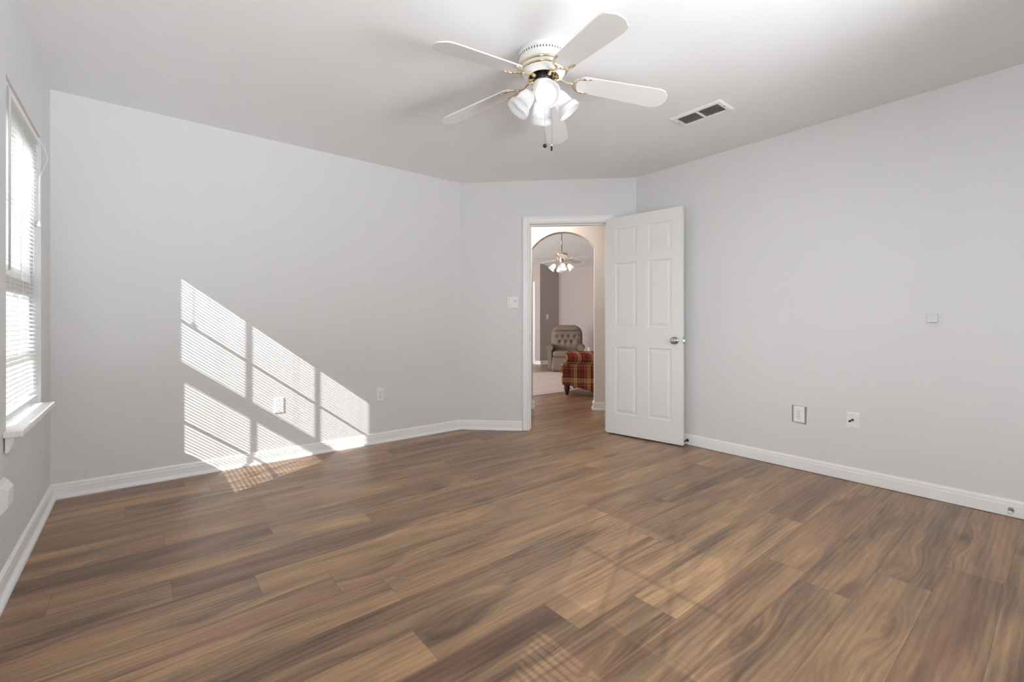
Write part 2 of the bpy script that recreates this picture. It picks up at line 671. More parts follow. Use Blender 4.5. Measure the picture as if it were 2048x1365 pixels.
# bedroom walls
WIN = (2.695, 3.51, 0.62, 2.05)
WIN2 = (-0.415, 0.40, 0.62, 2.05)
wall('wall_left', 'wall', (XD, YA + 0.12), (XD, YE - 0.16), HC, HC, 0.16, -1,
     [(YA + 0.12 - WIN[1], YA + 0.12 - WIN[0], WIN[2], WIN[3]), (YA + 0.12 - WIN2[1], YA + 0.12 - WIN2[0], WIN2[2], WIN2[3])])
wall('wall_front', 'wall', (XD, YA), (BX, YA), HC, HC, 0.12, 1)
DS0, DS1, DZ = 0.672, 1.455, 2.035         # rough opening of the bedroom door
wall('wall_angled', 'wall', (BX, BY), B_END, HC, HC, 0.115, 1, [(DS0, DS1, 0.0, DZ)])
wall('wall_right', 'wall', B_END, (XC, YE - 0.16), HC, HC, 0.12, 1)
wall('wall_rear', 'wall', (XD, YE), (XC, YE), HC, HC, 0.16, -1, [(1.02, 2.82, 0.72, 2.05)])

# hall: the arched wall and the two hall ends
def arch_wall():
    C = 7.87
    sx, sy = C / 2, C / 2
    # coordinate q runs along the wall to the right, q = 0 at the foot of the perpendicular from the camera
    def P(q, z, k):
        return (sx + q * Q2 + k * Q2 * 0.125, sy - q * Q2 + k * Q2 * 0.125, z)
    A0 = (4.2389 - sx) / Q2          # right edge of the arch
    A1 = (3.707 - sx) / Q2           # left edge
    mid, half = (A0 + A1) / 2, (A0 - A1) / 2
    zs, rise, HT = 1.968, 0.192, 3.75
    R = (half * half + rise * rise) / (2 * rise)
    q0, q1 = -2.15, 3.0
    n = 28
    curve = []
    for i in range(n + 1):
        a = -1 + 2 * i / n
        q = mid + half * a
        curve.append((q, zs + math.sqrt(R * R - (half * a) ** 2) - (R - rise)))
    b = MB()
    for k in (0, 1):
        b.quad(P(q0, 0, k), P(A1, 0, k), P(A1, zs, k), P(q0, zs, k))
        b.quad(P(A0, 0, k), P(q1, 0, k), P(q1, zs, k), P(A0, zs, k))
        b.quad(P(q0, zs, k), P(A1, zs, k), P(A1, HT, k), P(q0, HT, k))
        b.quad(P(A0, zs, k), P(q1, zs, k), P(q1, HT, k), P(A0, HT, k))
        for (qa, za), (qb, zb) in zip(curve, curve[1:]):
            b.quad(P(qa, za, k), P(qb, zb, k), P(qb, HT, k), P(qa, HT, k))
    for (qa, za), (qb, zb) in zip(curve, curve[1:]):
        b.quad(P(qa, za, 0), P(qb, zb, 0), P(qb, zb, 1), P(qa, za, 1))
    for q in (A0, A1):
        b.quad(P(q, 0, 0), P(q, zs, 0), P(q, zs, 1), P(q, 0, 1))
    for q in (q0, q1):
        b.quad(P(q, 0, 0), P(q, HT, 0), P(q, HT, 1), P(q, 0, 1))
    b.quad(P(q0, HT, 0), P(q1, HT, 0), P(q1, HT, 1), P(q0, HT, 1))
    structure(b.build('wall_hall', 'hall', merge=True), 'beige hall wall with an arched opening', 'wall')
    # baseboard wraps each pier of the arch
    prof = [(0, 0), (0.026, 0), (0.026, 0.012), (0.014, 0.022), (0.014, 0.075), (0.008, 0.09), (0, 0.094)]
    for nm, (qa, qb, qe, sg) in (('baseboard_hall_right', (A0, A0 + 1.5, A0, -1)), ('baseboard_hall_left', (A1, A1 - 0.9, A1, 1))):
        b = MB()
        ext = 0.026 * sg
        b.sweep(prof, P(qa + ext, 0, 0), P(qb, 0, 0), (-Q2, -Q2, 0))
        dirq = Vector((Q2, -Q2, 0)) * sg
        b.sweep(prof, P(qe, 0, -0.2), P(qe, 0, 1.2), dirq)
        structure(b.build(nm, 'trim', origin=P(qa, 0, 0)))


arch_wall()
p, q = onB(-0.5, -0.10), onB(-0.5, -1.20)
wall('wall_hall_left', 'hall', p[:2], q[:2], HC, HC, 0.1, -1)
p, q = onB(3.0, -0.10), onB(3.0, -1.20)
wall('wall_hall_right', 'hall', p[:2], q[:2], HC, HC, 0.1, 1)
p, q = onB(-0.55, -0.115), onB(0.0, -0.115)
wall('wall_hall_rear_left', 'hall', p[:2], q[:2], HC, HC, 0.05, -1)
p, q = onB(B_LEN, -0.115), onB(3.05, -0.115)
wall('wall_hall_rear_right', 'hall', p[:2], q[:2], HC, HC, 0.05, -1)

# lounge walls
wall('wall_lounge_far', 'lounge', (LX, LY), (LX, LY0), lz(LX) + 0.03, lz(LX) + 0.03, 0.12, 1)
wall('wall_lounge_corner', 'lounge', (LXJ, LY), (LX + 0.12, LY), lz(LXJ), lz(LX + 0.12), 0.10, 1)
wall('wall_lounge_left', 'lounge', (LXJ, 11.0), (LXJ, LY + 0.10), lz(LXJ) + 0.02, lz(LXJ) + 0.02, 0.12, 1)
wall('wall_lounge_window', 'lounge', (2.4, 11.0), (LXJ + 0.1, 11.0), lz(2.4), lz(LXJ), 0.16, 1)
wall('wall_lounge_side', 'lounge', (2.4, 5.4), (2.4, 11.1), lz(2.4), lz(2.4), 0.12, 1, [(1.4, 4.2, 0.6, 2.4)])
wall('wall_lounge_end', 'lounge', (5.7, LY0), (LX + 0.1, LY0), lz(5.7), lz(LX), 0.12, -1)

# ------------------------------------------------------------------ baseboards
PROF = [(0, 0), (0.030, 0), (0.0295, 0.008), (0.026, 0.015), (0.020, 0.019), (0.0135, 0.021), (0.0135, 0.062),
        (0.0115, 0.068), (0.0115, 0.078), (0.006, 0.086), (0, 0.089)]
PROF2 = [(0, 0.003), (0.014, 0.003), (0.014, 0.062), (0.0115, 0.068), (0.0115, 0.080), (0.006, 0.089), (0, 0.092)]


def baseboard(name, p0, p1, nrm, prof=PROF):
    b = MB()
    b.sweep(prof, (p0[0], p0[1], 0), (p1[0], p1[1], 0), nrm)
    return structure(b.build(name, 'trim', origin=(p0[0], p0[1], 0)))


baseboard('baseboard_left', (XD, YE + 0.02), (XD, YA), (1, 0, 0))
baseboard('baseboard_front', (XD, YA), (BX + 0.006, YA), (0, -1, 0))
baseboard('baseboard_angled', onB(-0.006)[:2], onB(0.622)[:2], (-Q2, -Q2, 0))
baseboard('baseboard_angled_right', onB(1.504)[:2], onB(B_LEN + 0.006)[:2], (-Q2, -Q2, 0))
baseboard('baseboard_right', B_END, (XC, YE), (-1, 0, 0), PROF2)
baseboard('baseboard_rear', (XD + 0.03, YE), (XC - 0.02, YE), (0, 1, 0))
baseboard('baseboard_lounge_far', (LX, LY), (LX, LY0), (-1, 0, 0))
baseboard('baseboard_lounge_corner', (LXJ, LY), (LX, LY), (0, -1, 0))
baseboard('baseboard_lounge_left', (LXJ, LY - 0.03), (LXJ, LY + 0.18), (-1, 0, 0))

# ------------------------------------------------------------------ bedroom doorway
def doorway():
    # casing: colonial profile mitred round the opening
    s0, s1, zt = 0.687, 1.440, 2.022           # inner edge of the casing
    w = 0.062
    prof = [(0.0, 0.0), (0.0, 0.009), (0.006, 0.012), (0.014, 0.012), (0.018, 0.009), (0.040, 0.014), (0.050, 0.018), (0.060, 0.017), (0.062, 0.0)]
    b = MB()
    rings = []
    for path in ((s0, 0.0, -1, 0), (s0, zt, -1, 1), (s1, zt, 1, 1), (s1, 0.0, 1, 0)):
        rings.append([b.v(onB(path[0] + path[2] * o, h, path[1] + path[3] * o)) for o, h in prof])
    for a, c in zip(rings, rings[1:]):
        for i in range(len(prof)):
            j = (i + 1) % len(prof)
            b.f([a[i], a[j], c[j], c[i]])
    b.f(rings[0])
    b.f(rings[-1][::-1])
    structure(b.build('trim_1', 'trim', origin=onB(s0)), 'white moulded casing around the bedroom doorway', 'door casing')
    # jamb lining with its stop
    b = MB()
    t = 0.125
    def jbox(sa, sb, oa, ob, za, zb):
        ps = []
        for z in (za, zb):
            for s, o in ((sa, oa), (sb, oa), (sb, ob), (sa, ob)):
                ps.append(b.v(onB(s, o, z)))
        for q in ((0, 3, 2, 1), (4, 5, 6, 7), (0, 1, 5, 4), (1, 2, 6, 5), (2, 3, 7, 6), (3, 0, 4, 7)):
            b.f([ps[i] for i in q])
    jbox(DS0, s0 + 0.006, 0.002, -t, 0, DZ)
    jbox(s1 - 0.004, DS1, 0.002, -t, 0, DZ)
    jbox(s0 + 0.006, s1 - 0.004, 0.002, -t, DZ - 0.018, DZ)
    jbox(s0 + 0.006, s0 + 0.017, -0.045, -0.085, 0, DZ - 0.018)
    jbox(s1 - 0.015, s1 - 0.004, -0.045, -0.085, 0, DZ - 0.018)
    jbox(s0 + 0.017, s1 - 0.015, -0.045, -0.085, DZ - 0.030, DZ - 0.018)
    o = structure(b.build('trim_2', 'trim', origin=onB(s0)), 'white door jamb lining the bedroom doorway', 'door jamb')
    b = MB()
    jbox2 = MB()
    c = onB(s0 + 0.0075, -0.022, 0.905) - onB(s0)
    jbox2.at(T(*c) @ RZ(-PI / 4)).box((-0.0015, -0.014, -0.03), (0.0015, 0.014, 0.03), 0.001)
    jbox2.build('strike_plate', 'chrome', o)
    b.bm.free()


doorway()


def door_leaf():
    ang = math.atan2(-0.988, 0.157)
    LW, LH, TH = 0.732, 2.030, 0.035
    pin = onB(1.447, 0.008)
    root = bpy.data.objects.new('door_1', None)
    root.location = (pin.x, pin.y, 0.012)
    root.rotation_euler = (0, 0, ang)
    COL.objects.link(root)
    structure(root, 'white six-panel door standing open against the right wall', 'door')
    # local: x along the leaf, y from 0 (wall side) to -TH (side seen), z up
    cols = [(0.098, 0.312), (0.420, 0.634)]
    rows = [(0.19, 0.815), (0.997, 1.597), (1.685, 1.922)]
    b = MB()

    def face(y, sg):
        xs = sorted({0, LW} | {v for c in cols for v in c})
        zs = sorted({0, LH} | {v for r in rows for v in r})
        for i in range(len(xs) - 1):
            for j in range(len(zs) - 1):
                x0, x1, z0, z1 = xs[i], xs[i + 1], zs[j], zs[j + 1]
                if (x0, x1) in cols and (z0, z1) in rows:
                    steps = [(0, 0), (0.006, 0.0046), (0.010, 0.0058), (0.019, 0.0058), (0.022, 0.0050), (0.037, 0.0018), (0.040, 0.0012)]
                    rings = []
                    for ins, dep in steps:
                        yy = y - sg * dep
                        rings.append([b.v((x0 + ins, yy, z0 + ins)), b.v((x1 - ins, yy, z0 + ins)),
                                      b.v((x1 - ins, yy, z1 - ins)), b.v((x0 + ins, yy, z1 - ins))])
                    for r0, r1 in zip(rings, rings[1:]):
                        for k in range(4):
                            m = (k + 1) % 4
                            b.f([r0[k], r0[m], r1[m], r1[k]])
                    b.f(rings[-1])
                else:
                    b.quad((x0, y, z0), (x1, y, z0), (x1, y, z1), (x0, y, z1))
    face(0.0, 1)
    face(-TH, -1)
    xs = sorted({0, LW} | {v for c in cols for v in c})
    zs = sorted({0, LH} | {v for r in rows for v in r})
    for x0, x1 in zip(xs, xs[1:]):
        for z in (0, LH):
            b.quad((x0, 0, z), (x1, 0, z), (x1, -TH, z), (x0, -TH, z))
    for z0, z1 in zip(zs, zs[1:]):
        for x in (0, LW):
            b.quad((x, 0, z0), (x, 0, z1), (x, -TH, z1), (x, -TH, z0))
    b.build('door_leaf', 'door', root, merge=True)
    # knobs: rosette, neck, ball, key button
    for sg, y in ((-1, -TH), (1, 0.0)):
        kb = MB().at(T(LW - 0.066, y, 0.888) @ Matrix.Rotation(PI / 2 if sg < 0 else -PI / 2, 4, 'X'))
        kb.lathe([(0.001, 0), (0.033, 0), (0.033, 0.004), (0.029, 0.009), (0.014, 0.012), (0.012, 0.022), (0.016, 0.027),
                  (0.0255, 0.033), (0.0285, 0.041), (0.026, 0.049), (0.018, 0.053), (0.012, 0.053)] if sg < 0 else
                 [(0.001, 0), (0.033, 0), (0.033, 0.004), (0.029, 0.008), (0.013, 0.011), (0.012, 0.016), (0.022, 0.021), (0.025, 0.028), (0.022, 0.034), (0.012, 0.037), (0.001, 0.037)], 32)
        kn = kb.build('door_knob', 'chrome', root)
        kn['label'] = 'brushed nickel door knob'
        if sg < 0:
            lb = MB().at(T(LW - 0.066, y, 0.888) @ Matrix.Rotation(PI / 2, 4, 'X'))
            lb.lathe([(0.001, 0.050), (0.0095, 0.050), (0.0095, 0.055), (0.007, 0.057), (0.003, 0.056), (0.001, 0.056)], 20)
            lb.build('key_cylinder', 'chrome', kn)
    lp = MB()
    lp.box((LW - 0.001, -TH + 0.005, 0.858), (LW + 0.0012, -0.005, 0.918), 0.0008)
    pl = lp.build('latch_plate', 'chrome', root)
    lb = MB()
    lb.prism([(LW, -0.023), (LW + 0.011, -0.019), (LW + 0.011, -0.013), (LW, -0.012)], 0.880, 0.896)
    lb.build('latch_bolt', 'chrome', pl)
    for z in (0.18, 1.0, 1.82):
        hb = MB()
        hb.at(T(-0.004, 0.004, 0)).tube([(0, 0, z - 0.045), (0, 0, z + 0.045)], 0.006, 12)
        hb.at(Matrix.Identity(4)).box((-0.0016, -TH + 0.004, z - 0.045), (0.0, -0.001, z + 0.045))
        hb.build('door_hinge', 'chrome', root)


door_leaf()


# ------------------------------------------------------------------ windows
def window(idx, y0, y1, tilt_deg, lab, blind_lab):
    """double hung window in the left wall; glass grids three by two"""
    z0, z1 = WIN[2], WIN[3]
    root = bpy.data.objects.new('window_%d' % idx, None)
    root.location = (XD, (y0 + y1) / 2, z0)
    COL.objects.link(root)
    structure(root, lab, 'window')
    ox, oy, oz = root.location

    def L(p):
        return (p[0] - ox, p[1] - oy, p[2] - oz)

    def bx(b, lo, hi, bev=0.0):
        b.box(L(lo), L(hi), bev)
    ga, gb = y0 + 0.061, y1 - 0.050        # glass edges
    fr = MB()
    bx(fr, (-0.575, y0, z0), (-0.46, y0 + 0.030, z1))
    bx(fr, (-0.575, y1 - 0.026, z0), (-0.46, y1, z1))
    bx(fr, (-0.575, y0 + 0.030, 1.955), (-0.46, y1 - 0.026, z1))
    bx(fr, (-0.575, y0 + 0.030, z0), (-0.46, y1 - 0.026, z0 + 0.012))
    fr.build('window_frame', 'vinyl', root)
    m1 = y0 + 0.061 + 0.229
    m2 = m1 + 0.255
    for nm, xa, xb, za, zb, zm, ga_z, gb_z in (('upper_sash', -0.520, -0.492, 1.262, 1.958, 1.613, 1.325, 1.908),
                                              ('lower_sash', -0.490, -0.462, 0.632, 1.262, 0.905, 0.642, 1.190)):
        s = MB()
        bx(s, (xa, y0 + 0.028, za), (xb, ga, zb))
        gb = y1 - (0.050 if nm == 'upper_sash' else 0.043)
        bx(s, (xa, gb, za), (xb, y1 - 0.024, zb))
        bx(s, (xa, ga, gb_z), (xb, gb, zb))
        bx(s, (xa, ga, za), (xb, gb, ga_z))
        xm = (xa + xb) / 2
        for ym in (m1, m2):
            bx(s, (xm - 0.007, ym - 0.009, ga_z), (xm + 0.007, ym + 0.009, gb_z))
        bx(s, (xm - 0.0066, ga, zm - 0.009), (xm + 0.0066, gb, zm + 0.009))
        so = s.build(nm, 'vinyl', root)
        g = MB()
        g.quad(L((xm, ga, ga_z)), L((xm, gb, ga_z)), L((xm, gb, gb_z)), L((xm, ga, gb_z)))
        g.build('glass_pane', 'glass', so)
    # stool and apron
    b = MB()
    ol = [(-0.462, y0 + 0.001), (XD, y0 + 0.001), (XD, y0 - 0.060), (-0.371, y0 - 0.060), (-0.366, y0 - 0.055), (-0.366, y1 - 0.008),
          (-0.371, y1 - 0.003), (-0.462, y1 - 0.003)]
    b.prism([(x - ox, y - oy) for x, y in ol], 0.598 - oz, 0.622 - oz)
    st = b.build('window_sill', 'trim', root)
    bv = st.modifiers.new('bevel', 'BEVEL')
    bv.width = 0.006
    bv.segments = 3
    bv.limit_method = 'ANGLE'
    b = MB()
    pr = [(0.004, 0.598), (0.030, 0.598), (0.028, 0.580), (0.020, 0.560), (0.017, 0.545), (0.012, 0.538), (0.004, 0.536)]
    b.sweep([(o, z - oz) for o, z in pr], (XD - ox, y0 - 0.045 - oy, 0), (XD - ox, y1 - 0.02 - oy, 0), (1, 0, 0))
    b.build('window_apron', 'trim', root)

    # mini blind: a thing hanging in the opening
    bl = thing('window_blind', blind_lab, 'blind', (-0.444, (y0 + y1) / 2, z1))
    ya, yb = -(y1 - y0) / 2 + 0.010, (y1 - y0) / 2 - 0.010
    b = MB()
    b.box((-0.014, ya, -0.030), (0.014, yb, -0.002), 0.003)
    b.build('headrail', 'vinyl', bl)
    b = MB()
    phi = math.radians(tilt_deg)
    pitch, half = 0.0214, 0.0125
    z = -0.046
    n = 0
    while z > -1.372:
        cx, sx = math.cos(phi), math.sin(phi)
        pts = []
        for i in range(5):
            t = -1 + 2 * i / 4
            crown = 0.0016 * (1 - t * t)
            x = t * half * cx + crown * sx
            zz = z - t * half * sx + crown * cx
            pts.append((x, zz))
        up = [[b.v((x, y, zz)) for x, zz in pts] for y in (ya + 0.004, yb - 0.004)]
        for i in range(4):
            b.f([up[0][i], up[0][i + 1], up[1][i + 1], up[1][i]], True)
        z -= pitch
        n += 1
    sl = b.build('slats', 'slat', bl)
    b = MB()
    b.box((-0.013, ya + 0.003, -1.396), (0.013, yb - 0.003, -1.382), 0.003)
    b.build('bottom_rail', 'vinyl', bl)
    for yy in (ya + 0.13, 0.0, yb - 0.13):
        b = MB()
        for x in (-0.0128, 0.0128):
            b.tube([(x, yy, -0.03), (x, yy, -1.385)], 0.0006, 5)
        b.build('ladder_cord', 'cord', bl)
    b = MB()
    b.tube([(0.018, ya + 0.055, -0.02), (0.022, ya + 0.055, -0.04), (0.022, ya + 0.055, -0.78)], 0.0042, 6)
    b.build('tilt_wand', 'wand', bl)
    b = MB()
    yc = yb - 0.035
    b.tube([(0.016, yc, -0.022), (0.040, yc + 0.012, -0.06), (0.050, yc + 0.022, -0.12), (0.034, yc + 0.008, -0.18),
            (0.022, yc - 0.004, -0.23), (0.022, yc - 0.004, -0.46)], 0.0016, 6)
    co = b.build('lift_cord', 'cord', bl)
    b = MB().at(T(0.022, yc - 0.004, -0.49))
    b.lathe([(0.003, 0.03), (0.005, 0.026), (0.010, 0.004), (0.010, 0), (0.001, 0)], 14)
    b.build('cord_tassel', 'cord', co)


window(1, WIN[0], WIN[1], 24.0, 'white gridded window in the left wall, sun streaming through its blind',
       'white slatted mini blind hanging in the left wall window')
window(2, WIN2[0], WIN2[1], 3.5, 'white gridded window in the left wall beside the camera',
       'white mini blind in the window beside the camera, outside the frame')
# plain window added out of view behind the camera to admit fill light
w3 = bpy.data.objects.new('window_3', None)
w3.location = (XD + 1.92, YE, 0.72)
COL.objects.link(w3)
structure(w3, 'plain window added behind the camera to let fill light in', 'window')
b = MB()
for lo, hi in (((-0.9, -0.12, 0), (-0.86, -0.04, 1.33)), ((0.86, -0.12, 0), (0.9, -0.04, 1.33)), ((-0.86, -0.12, 0), (0.86, -0.04, 0.04)),
               ((-0.86, -0.12, 1.29), (0.86, -0.04, 1.33))):
    b.box(lo, hi)
b.build('window_frame', 'vinyl', w3)
b = MB()
b.quad((-0.86, -0.08, 0.04), (0.86, -0.08, 0.04), (0.86, -0.08, 1.29), (-0.86, -0.08, 1.29))
b.build('glass_pane', 'glass', w3)


# ------------------------------------------------------------------ ceiling fans
def blade_outline(r0, r1, w0, w1):
    """ogee-cornered blade between the radii r0 and r1"""
    pts = []
    tip = [(0.001, 0.20), (0.004, 0.36), (0.009, 0.50), (0.016, 0.61), (0.020, 0.68), (0.022, 0.76), (0.028, 0.86), (0.042, 0.94), (0.060, 0.99), (0.085, 1.0)]
    half = []
    half.append((r0, 0.0))
    for i in range(1, 7):
        a = PI / 2 * i / 6
        half.append((r0 + 0.04 * (1 - math.cos(a)), w0 / 2 * math.sin(a)))
    for d, k in reversed(tip):
        half.append((r1 - d, w1 / 2 * k))
    half.append((r1, 0.0))
    top = half[:]
    bot = [(x, -y) for x, y in half[1:-1]][::-1]
    return top + bot


def fan(loc, phase, drop, mats, label, rb=0.66, shades=4, shade_az=0.0, hang=0.0, bulb='bulb', chains=True, prof=None):
    """loc: the point on the ceiling; drop: blade plane below it"""
    t = thing('ceiling_fan', label, 'ceiling fan', loc)
    zb = -drop
    if hang == 0.0:
        b = MB()
        b.lathe([(0.001, 0.0), (0.128, 0.0), (0.1285, -0.004), (0.1285, -0.064), (0.1265, -0.071)], 48)
        hs = b.build('motor_housing', mats['body'], t)
        b = MB()
        for i in range(54):
            a = 2 * PI * i / 54
            b.at(RZ(a)).box((0.1275, -0.0022, -0.036), (0.1292, 0.0022, -0.026))
        b.build('vent_slots', 'slot', hs)
        b = MB()
        b.lathe([(0.1265, -0.069), (0.1295, -0.072), (0.1290, -0.079), (0.124, -0.082)], 48, caps=False)
        b.build('brass_band', 'brass', t)
        b = MB()
        b.lathe([(0.126, -0.079), (0.120, -0.084), (0.117, -0.091)], 48, caps=False)
        b.build('motor_step', mats['body'], t)
        b = MB()
        b.lathe([(0.117, -0.088), (0.1185, -0.091), (0.1165, -0.097), (0.110, -0.100)], 48, caps=False)
        b.build('brass_band', 'brass', t)
        b = MB()
        b.lathe([(0.112, -0.098), (0.107, -0.107), (0.098, -0.116), (0.084, -0.122), (0.080, -0.123)], 48, caps=False)
        b.build('motor_bowl', mats['body'], t)
        b = MB()
        b.lathe([(0.081, -0.1225), (0.079, -0.116), (0.05, -0.112), (0.001, -0.112)], 40, caps=False)
        b.build('flywheel', 'brass', t)
        b = MB()
        b.lathe([(0.048, -0.113), (0.048, -0.136), (0.040, -0.144), (0.040, -0.152)], 32, caps=False)
        b.build('hub_neck', 'dark_metal', t)
        zk = -0.147
        b = MB()
        b.lathe([(0.001, zk), (0.050, zk), (0.055, zk - 0.006), (0.055, zk - 0.052), (0.050, zk - 0.062), (0.030, zk - 0.078), (0.012, zk - 0.084), (0.001, zk - 0.084)], 36)
        b.build('light_kit', mats['body'], t)
        r_in, z_in = 0.060, -0.127
    else:
        b = MB()
        b.lathe([(0.001, 0.06), (0.065, 0.06), (0.060, -0.03), (0.020, -0.06), (0.001, -0.06)], 28)
        b.build('canopy', mats['body'], t)
        b = MB()
        b.tube([(0, 0, -0.03), (0, 0, -hang)], 0.011, 14)
        b.build('downrod', 'chrome', t)
        b = MB()
        h = -hang
        b.lathe([(0.014, h + 0.02), (0.03, h + 0.01), (0.06, h - 0.004), (0.108, h - 0.022), (0.116, h - 0.04), (0.112, h - 0.062), (0.085, h - 0.082), (0.060, h - 0.090)], 40)
        b.build('motor_housing', mats['body'], t)
        zk = h - 0.088
        b = MB()
        b.lathe([(0.05, zk + 0.002), (0.052, zk - 0.008), (0.04, zk - 0.022), (0.040, zk - 0.07), (0.034, zk - 0.09), (0.034, zk - 0.15), (0.055, zk - 0.16), (0.055, zk - 0.185), (0.03, zk - 0.205), (0.001, zk - 0.21)], 32)
        b.build('light_kit', mats['body'], t)
        r_in, z_in = 0.08, h - 0.085
    # blades with their brackets
    for k in range(5):
        a = math.radians(phase + 72 * k)
        pitch = math.radians(-11)
        droop = math.radians(7.6) if hang == 0.0 else math.radians(1.0)
        X = RZ(a) @ T(0, 0, zb) @ Matrix.Rotation(droop, 4, 'Y') @ Matrix.Rotation(pitch, 4, 'X')
        b = MB().at(X)
        b.prism(blade_outline(0.175, rb, 0.112, 0.136), 0.0, 0.0055)
        b.build('blade', mats['blade'], t)
        b = MB().at(RZ(a))
        b.tube([(r_in - 0.01, 0, z_in), (r_in + 0.012, 0, z_in - 0.006), (r_in + 0.026, 0, (z_in + zb) / 2), (0.118, 0, zb - 0.118 * math.tan(droop) - 0.006),
                (0.140, 0, zb - 0.14 * math.tan(droop) - 0.004), (0.160, 0, zb - 0.16 * math.tan(droop) - 0.004)], [0.012, 0.010, 0.0078, 0.007, 0.007, 0.008], 10)
        b.at(X)
        u = []
        for i in range(15):
            th = -PI * 0.5 + PI * i / 14
            u.append((0.210 - 0.052 * math.cos(th) * 1.0, 0.048 * math.sin(th), -0.004))
        u = [(0.245, -0.050, -0.0035)] + u + [(0.245, 0.050, -0.0035)]
        b.tube(u, [0.003] + [0.0052] * (len(u) - 2) + [0.003], 8)
        b.build('blade_bracket', mats['bracket'], t)
    # lamp arms, shades, bulbs
    for k in range(shades):
        a = shade_az + 2 * PI * k / shades
        front = (k == 0)
        b = MB().at(RZ(a))
        if hang == 0.0:
            tilt = math.radians(64 if front else 38)            # off straight down; the front one is turned up
            base_r, base_z = 0.068, zk - (0.095 if front else 0.058)
            b.tube([(0.040, 0, zk - 0.030), (0.058, 0, zk - 0.050), (0.074, 0, base_z - (0.003 if front else 0.008))], 0.009, 10)
            prof_o = [(0.018, 0.002), (0.030, -0.002), (0.036, -0.010), (0.0405, -0.030), (0.0435, -0.055), (0.0475, -0.074), (0.0500, -0.080),
                      (0.0570, -0.083), (0.0600, -0.090), (0.0605, -0.104), (0.0630, -0.114)]
        else:
            tilt = math.radians(28 if front else 40)
            base_r, base_z = 0.125, zk - 0.150
            b.tube([(0.045, 0, zk - 0.170), (0.080, 0, zk - 0.140), (0.112, 0, zk - 0.135), (0.130, 0, zk - 0.157)], 0.007, 10)
            prof_o = [(0.016, 0.002), (0.026, -0.004), (0.034, -0.020), (0.040, -0.045), (0.046, -0.070), (0.055, -0.092), (0.066, -0.108), (0.070, -0.114)]
        b.build('lamp_arm', mats['bracket'], t)
        X = RZ(a) @ T(base_r, 0, base_z) @ Matrix.Rotation(-tilt, 4, 'Y')
        th = 0.0028
        prof_i = [(r - th, z + (0.0 if i else -0.003)) for i, (r, z) in enumerate(prof_o)][::-1]
        b = MB().at(X)
        b.lathe(prof_o + [(prof_o[-1][0] - 0.0014, prof_o[-1][1] - 0.0014)] + prof_i, 32, caps=False)
        sh = b.build('lamp_shade', 'shade', t)
        b = MB().at(X @ T(0, 0, -0.058))
        b.sphere((0, 0, 0), 0.029, 20, 12)
        b.lathe([(0.016, 0.020), (0.014, 0.05)], 14)
        b.build('light_bulb', bulb, sh)
    if chains:
        # one chain ends in a bronze ball, the other in a small fob
        for (cx, cy, z1, kind) in chains:
            b = MB()
            z = zk - 0.080
            b.tube([(cx, cy, zk - 0.06), (cx, cy, z1 + 0.01)], 0.0007, 5)
            while z > z1 + 0.008:
                b.sphere((cx, cy, z), 0.0014, 6, 4)
                z -= 0.0045
            ch = b.build('pull_chain', 'chrome', t)
            if kind == 'ball':
                b = MB()
                b.sphere((cx, cy, z1), 0.0105, 18, 12)
                b.build('chain_ball', 'bronze', ch)
            else:
                b = MB().at(T(cx, cy, z1))
                b.lathe([(0.001, 0.004), (0.004, 0.003), (0.0052, -0.006), (0.0052, -0.018), (0.003, -0.022), (0.001, -0.022)], 12)
                fb = b.build('chain_fob', 'bronze', ch)
                b = MB().at(T(cx, cy, z1))
                b.lathe([(0.0015, 0.012), (0.004, 0.009), (0.004, 0.004), (0.001, 0.003)], 12)
                b.build('fob_cap', 'plate', fb)
    return t


dF = 2.35
fan_xy = (dF * (FX + 0.0692 * RX), dF * (FY + 0.0692 * RY))
# directions in the fan's own floor plane
to_cam = math.atan2(-FY + 0.06 * RY, -FX + 0.06 * RX)
c1 = (-0.048 * FX + 0.004 * RX, -0.048 * FY + 0.004 * RY)
c2 = (0.0 * FX + 0.042 * RX, 0.0 * FY + 0.042 * RY)
fan((fan_xy[0], fan_xy[1], HC), 38.0, 0.124, {'body': 'white_metal', 'blade': 'blade', 'bracket': 'brass'},
    'white five-blade ceiling fan with brass trim and four lit bell shades', 0.66, 4, to_cam, 0.0, 'bulb',
    [(c1[0], c1[1], -0.492, 'ball'), (c2[0], c2[1], -0.478, 'fob')])
# lounge fan on its rod
f2 = (8.5 * (FX + 0.109 * RX), 8.5 * (FY + 0.109 * RY))
fan((f2[0], f2[1], lz(f2[0])), 11.0, lz(f2[0]) - 2.245, {'body': 'brass', 'blade': 'blade', 'bracket': 'brass'},
    'pale ceiling fan hanging on a rod beyond the arch, bulbs lit', 0.64, 4, to_cam, lz(f2[0]) - 2.375, 'bulb_warm', None)


# hall ceiling globe above the doorway, out of direct view
hg = onB(0.75, -0.62)
t = thing('hall_ceiling_light', 'round glass ceiling light in the hall between door and arch', 'ceiling light', (hg.x, hg.y, HC))
b = MB()
b.lathe([(0.001, 0), (0.13, 0), (0.13, -0.015), (0.12, -0.02)], 32)
b.build('light_base', 'white_metal', t)
b = MB()
b.lathe([(0.12, -0.018), (0.125, -0.04), (0.11, -0.075), (0.07, -0.10), (0.001, -0.108)], 32, caps=False)
b.build('globe', 'hall_bulb', t)


